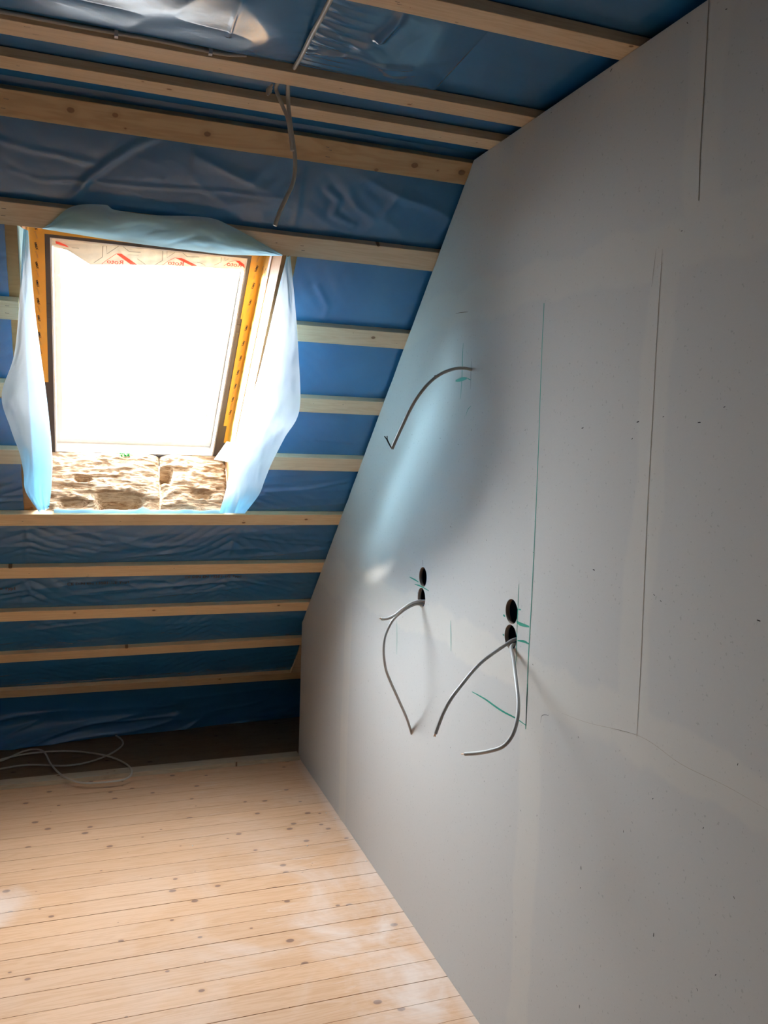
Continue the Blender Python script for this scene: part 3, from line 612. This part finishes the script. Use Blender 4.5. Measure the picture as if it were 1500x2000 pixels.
film_line([(312,200),(375,158),(378,78),(406,78),(408,135),(505,70),(515,72),(572,118),(655,123)], .0021, 'foil_grey')
film_line([(370,208),(400,185),(475,135)], .0016, 'foil_red'); film_poly([(475,133),(515,133),(632,215),(586,215)], 'foil_red')
film_line([(630,170),(692,213)], .0018, 'foil_grey'); film_line([(560,140),(640,146)], .001, 'foil_grey')
film_line([(760,215),(815,183),(818,112)], .0021, 'foil_grey'); film_line([(848,112),(848,163),(905,125)], .0018, 'foil_grey'); film_line([(960,125),(997,155),(1085,158)], .0021, 'foil_grey')
film_line([(808,222),(860,185),(905,163)], .0016, 'foil_red'); film_poly([(905,162),(955,165),(985,178),(1070,222),(1030,222)], 'foil_red')
film_line([(1068,195),(1105,205),(1128,220)], .0018, 'foil_grey')
film_line([(1195,218),(1243,195),(1246,160)], .0021, 'foil_grey'); film_line([(1272,160),(1274,185),(1300,170)], .0018, 'foil_grey')
film_line([(1265,222),(1310,192),(1350,184)], .0016, 'foil_red'); film_poly([(1345,183),(1380,186),(1415,212),(1418,240),(1400,225)], 'foil_red')
film_line([(150,90),(203,94)], .0016, 'foil_grey')
film_poly([(30,40),(60,48),(110,70),(130,88),(85,75),(35,60)], 'foil_red'); film_poly([(50,285),(120,262),(118,285),(52,300)], 'foil_red')
for cx, cyy, wd_ in ((531,214,130),(972,223,126),(1395,232,118)):
    p0 = fp(*cp(cx, cyy), FO-.005); p1 = fp(*cp(cx-wd_, cyy-1), FO-.005); L = p0[0]-p1[0]
    xx, uu = on_s(*cp(cx, cyy), FO-.005)
    text_on('Roto', .030, lambda a, b, xx=xx, uu=uu, L=L: S(xx-a*L/.0635, uu+b*.80+.001, FO-.0065), 'mirrored_lettering', M['foil_red'], pf, .0005)
# yellow sealing tape: strip from the collar up the inner face of each rafter
def tape_strip(x_edge, u0, u1, o_up, xf, lift, name, label, txt=True, x_in_bot=None):
    """xf: rafter face; x_edge: where the strip starts on the collar at its top end"""
    xb = x_edge if x_in_bot is None else x_in_bot
    n = 40; V = []; sgn = 1 if xf > 0 else -1
    for i in range(n):
        t = i/(n-1); u = u1+(u0-u1)*t; xe = x_edge+(xb-x_edge)*t; w = .0012*math.sin(i*.9+xf*9)
        V += [S(xe, u, CO-lift), S((xe+xf)/2, u, CO-lift-.0006), S(xf-sgn*.006, u, CO-lift-.001+w*.3), S(xf-sgn*lift, u, CO-lift-.006), S(xf-sgn*lift, u, (CO+o_up)/2), S(xf-sgn*lift, u, o_up+.004*math.sin(i*.35))]
    o = mesh_obj(name, V, grid_faces(n, 6), M['tape'], None, True); tag(o, label, 'tape', 'yellow sealing tape round the skylight')
    if txt:                                          # lettering runs along the strip, both on the collar and on the rafter face
        wdt = CO-o_up
        rows = [(('f', o_up+wdt*.30), 0), (('f', o_up+wdt*.78), .02)]
        if abs(xf-x_edge) > .03: rows.append((('c', (x_edge+xf)/2), .03))
        for (kind, c), ph in rows:
            u = u1-.015-ph; q = 0
            while u > u0+.05:
                word = ('AMPX', 'Protect')[q % 2]; size = .0105 if q % 2 == 0 else .0085
                if kind == 'f': fn = lambda a, b, u=u, c=c: S(xf-sgn*(lift+.0008), u-a, c+(b-.004+.0*a)*1.0+a*.25)
                else: fn = lambda a, b, u=u, c=c: S(c+sgn*b-a*.18*sgn, u-a, CO-lift-.0018)
                text_on(word, size, fn, 'printed_text', M['print_black'] if q % 2 == 0 else M['joint'], o, .0003 if q % 2 == 0 else 0.)
                u -= .034 if q % 2 == 0 else .040; q += 1
    return o
tape_strip(.566, 1.765, 2.20, .170, OX1, .0020, 'sealing_tape', 'upper strip of yellow printed tape right of the skylight')
tape_strip(.572, 1.200, 1.785, .168, OX1, .0034, 'sealing_tape', 'long lower strip of yellow printed tape right of the skylight', x_in_bot=.576)
tape_strip(.590, 1.095, 1.25, .150, OX1, .0012, 'sealing_tape', 'short bottom end of yellow tape right of the skylight, beneath the long strip')
tape_strip(-.104, 1.395, 2.20, .175, OX0, .0020, 'sealing_tape', 'yellow printed tape left of the skylight, ending halfway down', x_in_bot=-.106)
tag(MB().sbox(FX0-.02, FX1+.02, FU1+.016, FU1+.10, CO-.003, CO-.001).build('sealing_tape', M['tape']), 'thin line of yellow tape above the dark skylight frame', 'tape', 'yellow sealing tape round the skylight')
tag(MB().sbox(OX1-.004, OX1-.0005, 1.20, 2.21, .140, .166).build('sealing_strip', M['tape_back']), 'narrow pale grey strip along the right rafter beside the yellow tape', 'tape')
# daylight portal in the opening (helps sampling the sky through the pane; gives no light of its own)
def portal(x0, x1, u0, u1, off):
    pl = bpy.data.lights.new('skylight_portal', 'AREA'); pl.shape = 'RECTANGLE'; pl.size = x1-x0; pl.size_y = u1-u0; pl.cycles.is_portal = True
    po = bpy.data.objects.new('skylight_portal', pl); COL.objects.link(po)
    c = S((x0+x1)/2, (u0+u1)/2, off); up_ = Vector((0, U[0], U[1])); zz = -Vector((0, N[0], N[1])); xx_ = up_.cross(zz)
    po.matrix_world = Matrix(((xx_[0], up_[0], zz[0], c[0]), (xx_[1], up_[1], zz[1], c[1]), (xx_[2], up_[2], zz[2], c[2]), (0, 0, 0, 1)))
portal(FX0, FX1, FU0, FU1, CO+.11); portal(PX0, PX1, PU0, PU1, .345)

# ---- mineral wool showing at the bottom of the opening
def wool(x0, x1, name, label, seed, cavities=()):
    nx, ny = max(20, int((x1-x0)/.0045)), 90; V = []
    xs = np.linspace(x0, x1, nx); ts = np.linspace(0, 1, ny); X, T = np.meshgrid(xs, ts)
    off = .018+T*.232
    base = .912+.095*T**.85+.012*np.sin(np.pi*T)
    bump = .014*fbm(X*9, T*3.2, seed, 5)+.010*(ridge(X*6+T*1.2, T*7+X*3, seed+5, 3)-.8)+.008*fbm(X*40, T*22, seed+9, 2)
    lay = .003*np.sin(T*46+6*vnoise(X*7, T*4, seed+2)+9*vnoise(X*3, T*2, seed+3))
    h = base+(bump+lay)*(.35+.65*np.sin(np.pi*T.clip(.0, 1))**.5)
    for (cx, ct, rx, rt, dp) in cavities: h = h-dp*np.exp(-(((X-cx)/rx)**4+((T-ct)/rt)**4))
    edge = np.minimum((X-x0), (x1-X))/.02; h = h-.02*np.exp(-edge*1.5)
    h = h.clip(.825, 1.06)
    rows = [[S(xs[j], h[i, j], off[i, j]) for j in range(nx)] for i in range(ny)]
    rows = [[S(xs[j], .82, .018) for j in range(nx)]]+rows
    o = mesh_obj(name, [p for r in rows for p in r], grid_faces(ny+1, nx), M['wool'], None, True)
    return tag(o, label, 'insulation', 'mineral wool at the foot of the skylight')
wx = .325
wool(OX0+.003, wx, 'insulation_batt', 'larger left piece of brown mineral wool below the skylight, bleached by daylight', 101, [(.165, .14, .085, .13, .095), (.02, .5, .03, .06, .03), (-.02, .12, .05, .07, .04)])
wool(wx+.004, OX1-.003, 'insulation_batt', 'darker right piece of brown mineral wool below the skylight', 202, [(.352, .62, .024, .13, .09), (.50, .25, .04, .06, .03)])
# a tuft of moss on the back of the wool
def tuft():
    x, u = on_s(243, 888, .24); mb = MB(); r = random.Random(2)
    for k in range(60):
        a = r.uniform(0, 6.28); b = r.uniform(.1, 1.2); L = r.uniform(.004, .010); cx_ = x+r.uniform(-.020, .020)
        p = np.array(S(cx_, u+r.uniform(-.006, .008), .235+r.uniform(-.006, .006))); d = np.array([math.cos(a)*math.cos(b), math.sin(a)*math.cos(b), math.sin(b)])*L
        s = np.cross(d, [.3, .5, .8]); s = s/np.linalg.norm(s)*.0022; q = np.cross(s, d); q = q/np.linalg.norm(q)*.001
        mb.add([p-s, p+s, p+q, p+d*.6+s, p+d*.6-s, p+d], [(0,1,3,4),(4,3,5),(1,2,3),(2,0,4),(3,2,5),(2,4,5)])
    tag(mb.build('moss_tuft', M['green_leaf']), 'small bright green tuft at the lower edge of the skylight', 'moss')
tuft()

# ---- film flaps cut open round the skylight (parts of the sloping film)
def flap(inner, outer, name, label, bulge=.03, seed=1, nc=26, nr=70, crum=.006, root=None):
    I = catmull([ (p[0], p[1], p[2]) for p in inner], 12); O = catmull([(p[0], p[1], p[2]) for p in outer], 12)
    def samp(P, t):
        L = [0]
        for a, b in zip(P[:-1], P[1:]): L.append(L[-1]+float(np.linalg.norm((b-a)[:2])))
        t = t*L[-1]; return np.array([np.interp(t, L, [p[k] for p in P]) for k in range(3)])
    V = []
    for i in range(nr):
        t = i/(nr-1); a = samp(I, t); b = samp(O, t)
        if root is not None:              # the sheet is stapled along the corner of the rafter
            x, u = on_s(a[0], a[1], min(a[2], -.003))
            for q in (0, .25, .5, .75): V.append(S(root*(1-q)+x*q, u, .0262*(1-q)+min(a[2], -.003)*q-.007*math.sin(math.pi*q)))
        for j in range(nc):
            s = j/(nc-1); q = a*(1-s)+b*s
            w = math.sin(math.pi*s); e = min(1, s*5, (1-s)*8+.25)
            dz = -bulge*w*math.sin(math.pi*t)-crum*e*float(ridge(np.array([s*1.5+t*3]), np.array([t*7-s*2]), seed, 3)[0]-.7)-crum*.8*e*float(fbm(np.array([s*3]), np.array([t*5]), seed+4)[0])
            off = min(q[2]+dz, -.003); x, u = on_s(q[0], q[1], off); V.append(S(x, u, off))
    o = mesh_obj(name, V, grid_faces(nr, nc if root is None else nc+4), M['flap'], film, True); o['label'] = label
    return o
flap([(560,502,-.002),(545,560,-.002),(527,640,-.004),(508,720,-.004),(489,790,-.006),(470,858,-.010),(452,905,-.012),(442,955,-.010),(428,1002,-.006)],
     [(567,500,-.008),(576,590,-.15),(583,690,-.28),(585,800,-.38),(556,855,-.36),(532,902,-.32),(517,938,-.29),(506,966,-.25),(478,1003,-.07)],
     'window_flap', 'large white and pale blue flap folded out right of the skylight', .035, 11, root=OX1+.014)
flap([(55,450,-.002),(61,520,-.002),(68,600,-.003),(78,680,-.004),(89,760,-.006),(97,830,-.008),(102,890,-.010),(101,945,-.008),(96,992,-.005)],
     [(46,447,-.006),(41,520,-.10),(37,600,-.19),(27,695,-.27),(3,772,-.34),(20,835,-.31),(38,885,-.25),(46,925,-.17),(50,960,-.09),(78,1003,-.008)],
     'window_flap', 'white and pale blue flap folded out left of the skylight', .03, 12, root=OX0-.014)
# top flap, folded up over the batten
flap([(82,447,-.004),(150,458,-.010),(200,466,-.012),(290,479,-.012),(380,490,-.010),(440,497,-.008),(500,499,-.006),(551,500,-.003)],
     [(96,438,-.006),(142,403,-.012),(205,400,-.016),(225,410,-.018),(300,420,-.02),(400,424,-.016),(452,442,-.012),(552,498,-.003)],
     'window_flap', 'greyish translucent flap folded up over the batten above the skylight', .012, 13, 24, 90, .004)
# scrap of film at the lower right corner
mb = MB(); P = [(443,862),(465,868),(458,905),(418,897)]
V = [];
for j in range(8):
    for i in range(8):
        a = np.array(P[0])*(1-i/7)+np.array(P[1])*i/7; b = np.array(P[3])*(1-i/7)+np.array(P[2])*i/7; q = a*(1-j/7)+b*j/7
        off = .16-.08*i/7+.01*math.sin(i+j*1.7); x, u = on_s(q[0], q[1], off); V.append(S(x, u, off))
o = mesh_obj('film_scrap', V, grid_faces(8, 8), M['flap'], film, True); o['label'] = 'crumpled pale scrap of film in the lower right corner of the opening'
# crumpled blue edge lying on the sill batten
V = []; n = 90
for j in range(10):
    for i in range(n):
        x = -.09+.68*i/(n-1); t = j/9; hgt = .010+.030*max(0, float(ridge(np.array([x*6.]), np.array([.4]), 55, 2)[0])-.35)*math.exp(-((x-.22)/.16)**2)
        V.append(S(x, .910+hgt*math.sin(math.pi*t)+.002, .004+.016*t+.004*math.sin(x*60)*t))
o = mesh_obj('film_edge', V, grid_faces(10, n), M['flap'], film, True); o['label'] = 'crumpled pale blue film edge on the sill batten'

# ================================================================== CABLES
def cable(name, pts, label, m='cable', r=.0052, tip='copper', cores=2, group=None, L=.010, cat='cable'):
    mb = MB(); P = tube(mb, pts, r, 12, 12); o = mb.build(name, M[m], None, True); tag(o, label, cat, group)
    d = P[-1]-P[-3]; d /= np.linalg.norm(d)
    for k in range(cores):
        s = np.cross(d, [.2, .3, .9]); s /= np.linalg.norm(s); s = s*(k-(cores-1)/2)*.0042
        mb = MB(); tube(mb, [P[-1]+s-d*.003, P[-1]+s+d*L*.5, P[-1]+s*1.4+d*L], .0012, 6, 3); mb.build('wire_core', M[tip], o, True)
    return o
G = 'cable ends coming out of the plasterboard'
# upper cable, stands straight out of the wall
c1 = cable('cable', [(WX+.03, 2.36, 1.925)]+[on_y(px, py, y) for px, py, y in ((918,721,2.352),(905,719,2.348),(885,721,2.345),(860,731,2.34),(838,748,2.338),(818,772,2.335),(800,802,2.33),(783,838,2.33),(772,862,2.33),(765.5,877,2.33))],
    'stiff cable arching out of the wall above the others, beside a green mark', 'cable_beige', .0048, 'core_dark', 0, G)
tb = on_y(765.5, 877, 2.33)
for dx in (0, 3):
    mb = MB(); tube(mb, [tb, on_y(759+dx*.3, 866, 2.33), on_y(755+dx*.5, 858, 2.33), on_y(751+dx*1.6, 852-dx*.2, 2.33)], .0016, 6, 5); mb.build('wire_core', M['core_dark'], c1, True)
mb = MB(); tube(mb, [on_y(851, 737, 2.339), on_y(848, 736, 2.339)], .0062, 10, 2); mb.build('cable_tie', M['cable_beige'], c1, True)
# far pair of holes: two cables
cable('cable', [(WX+.04, 2.676, 1.150)]+[on_y(px, py, y) for px, py, y in ((826,1174,2.676),(812,1175,2.676),(798,1181,2.674),(785,1190,2.672),(773,1200,2.67),(760,1207,2.67),(750,1209,2.67),(745,1208.5,2.67))],
    'short pale cable from the far pair of holes, ending in a level stub', 'cable_white', .0046, 'copper', 2, G, .006)
cable('cable', [(WX+.04, 2.680, 1.150)]+[on_y(px, py, y) for px, py, y in ((824,1180,2.676),(812,1180,2.676),(798,1186,2.676),(782,1197,2.676),(766,1213,2.676),(753,1240,2.678),(749,1270,2.68),(753,1305,2.685),(763,1332,2.69),(780,1370,2.70),(794,1402,2.71),(804,1433,2.72))],
    'long grey cable curving down from the far pair of holes back to the wall', 'cable', .0046, 'core_dark', 2, G, .006)
# near pair of holes: two cables
cable('cable', [(WX+.04, 2.032, 1.170)]+[on_y(px, py, y) for px, py, y in ((1003,1250,2.032),(985,1261,2.030),(948,1287,2.025),(925,1309,2.02),(902,1337,2.015),(882,1363,2.01),(868,1388,2.01),(858,1412,2.01),(850.5,1433,2.01))],
    'pale cable slanting down to the left from the near pair of holes', 'cable', .0050, 'copper', 2, G, .008)
cable('cable', [(WX+.03, 2.030, 1.158)]+[on_x(px, py, x) for px, py, x in ((999,1263,WX-.006),(1003,1290,WX-.035),(1008,1330,WX-.065),(1012,1370,WX-.09),(1010,1405,WX-.11),(1000,1437,WX-.13),(982,1458,WX-.15),(955,1467,WX-.17),(930,1471,WX-.185),(908,1472.5,WX-.2))],
    'grey cable hanging down from the near pair of holes and hooking left at its end', 'cable', .0050, 'copper', 1, G, .012)
# ceiling cables
G2 = 'cables at the ceiling'
yh = 2.155
cable('cable', [(on_y(563,172,yh)[0]-.01, yh-.04, ZC+.012)]+[on_y(px, py, y) for px, py, y in ((562.5,190,yh),(564,215,yh),(567,240,yh),(572,275,yh+.01),(576,305,yh+.015),(576,335,yh+.02),(571,360,yh+.025),(560,385,yh+.03),(547,412,yh+.035),(537,441,yh+.04))],
    'longest grey cable hanging from the ceiling above the skylight', 'cable_beige', .0052, 'copper', 0, G2)
cable('cable', [(on_y(538,165,yh)[0], yh-.04, ZC+.012)]+[on_y(px, py, y) for px, py, y in ((539,172,yh),(544,188,yh),(553,210,yh-.003),(562,232,yh-.006),(567,262,yh-.003),(571,295,yh+.002))],
    'shorter grey cable hanging from the ceiling and joining the long one', 'cable_beige', .0048, 'copper', 0, G2)
mb = MB(); tube(mb, [on_y(532,165,2.14), on_y(528,172,2.145), on_y(524,180,2.15), on_y(523,186,2.15)], [.003,.006,.0075,.006,.003], 10, 5)
tag(mb.build('junction_stub', M['cable_beige'], None, True), 'small taped cable end dangling beside the hanging ceiling cables', 'cable')
def cz(px, py, z): r = ray(px, py); t = (z-H)/r[2]; return (r[0]*t, r[1]*t, z)
mb = MB(); tube(mb, [cz(668,-40,ZC-.002), cz(645,0,ZC-.002), cz(627,35,ZC-.004), cz(610,66,ZC-.004), cz(598,90,ZC-.002), cz(588,110,ZC+.002), (cz(583,120,ZC+.008)[0], 2.029, ZC+.010)], .0050, 12, 8)
tag(mb.build('cable', M['cable'], None, True), 'pale cable crossing the shiny crumpled film towards the middle ceiling batten', 'cable', G2)
mb = MB(); tube(mb, [(-2.4, 2.027, ZC+.012), (-.6, 2.027, ZC+.012), (.0, 2.0272, ZC+.0115), (.15, 2.0275, ZC+.013), (.30, 2.027, ZC+.010), (.36, 2.026, ZC+.017)], .0045, 10, 6)
oc = tag(mb.build('cable', M['cable_beige'], None, True), 'cable clipped along the near side of the middle ceiling batten', 'cable', G2)
for px, py in ((227, 67), (411, 105)):
    r = ray(px, py); t = 2.027/r[1]; x = r[0]*t
    MB().box(x-.004, x+.004, 2.0205, 2.033, ZC+.003, ZC+.0205).build('cable_clip', M['tape_back'], oc)
# loops of cable on the floor by the eaves
def fl(cx_, cy_, z): return on_z(cx_*.42667, 1390+cy_*.42667, z)
pts = [fl(-260,175,.006),fl(-120,150,.006),fl(0,137,.006),fl(120,112,.006),fl(250,96,.006),(fl(350,93,.006)),fl(450,94,.006),fl(530,110,.006),fl(563,145,.006),fl(520,185,.006),fl(420,227,.006),fl(300,247,.012),fl(130,244,.006),fl(0,262,.006),fl(-150,290,.012),
       fl(-260,300,.030),fl(-200,275,.03),fl(0,226,.012),fl(100,184,.008),fl(165,172,.012),fl(205,188,.016),fl(235,243,.022),fl(290,296,.030),fl(370,325,.030),fl(480,323,.030),fl(560,312,.032),fl(600,290,.034),fl(595,255,.022),fl(540,220,.010),fl(460,196,.014),fl(330,181,.008),fl(180,186,.016),fl(60,205,.008),fl(-100,250,.006),fl(-300,330,.006)]
mb = MB(); tube(mb, pts, .0048, 10, 8)
tag(mb.build('cable_loop', M['cable_beige'], None, True), 'loose loops of grey cable lying on the floor by the eaves', 'cable')

# ================================================================== OUTSIDE
def tree():
    root = tag(empty('tree', (1.6, 12.0, -2.6)), 'tree outside, hardly visible in the glare through the skylight', 'tree')
    mb = MB(); tube(mb, [(1.6,12,-2.6),(1.62,12,0),(1.55,12,2.2),(1.5,12,4.0)], [.12,.10,.07,.03], 8, 4); mb.build('trunk', M['bark'], root, True)
    mb = MB(); r = random.Random(5)
    for cx_, cz_, sx_, sz_, n in ((0,0,.13,.28,70),(.62,-.05,.10,.38,110),(.33,-2.15,.15,.3,22),(-1.0,.9,.8,.3,16)):
        for k in range(n):
            x = 1.50+cx_+r.gauss(0, sx_); z = 4.55+cz_+r.gauss(0, sz_); y = 12+r.gauss(0, .3); s = r.uniform(.012, .035)
            a = r.uniform(0, 6.28); d = np.array([math.cos(a), r.uniform(-.5,.5), math.sin(a)])*s*1.6; e = np.array([-math.sin(a), .2, math.cos(a)])*s*.6; p = np.array([x, y, z])
            mb.add([p-d, p-e, p+d, p+e, p+np.array([0,-.25*s,.0])], [(0,1,4),(1,2,4),(2,3,4),(3,0,4)])
    mb.build('foliage', M['leaf_out'], root)
tree()
# crumbs of plaster on the floor
for px, py, lab in ((637,1588,'white plaster crumb lying nearest the knee plate at the wall'),(655,1598,'white plaster crumb lying a board nearer than the one by the knee plate'),(600,1652,'white plaster crumb on the pale smear in the floor'),(376,1652,'white plaster crumb alone in the middle of the floor'),(715,1682,'white plaster crumb beside a knot at the foot of the wall')):
    p = on_z(px, py, .0005); s = .0030
    mb = MB().hexa([(p[0]-s,p[1]-s,.0004),(p[0]+s,p[1]-s*.7,.0004),(p[0]+s*.8,p[1]+s,.0004),(p[0]-s*.6,p[1]+s*.9,.0004),(p[0]-s*.5,p[1]-s*.6,s),(p[0]+s*.4,p[1]-s*.5,s*1.1),(p[0]+s*.5,p[1]+s*.5,s*.8),(p[0]-s*.4,p[1]+s*.6,s)])
    tag(mb.build('plaster_crumb', M['white_frame']), lab, 'crumb', 'plaster crumbs on the floor')
for o in bpy.data.objects:
    for kx in ('_o', 'slope'):
        if kx in o: del o[kx]
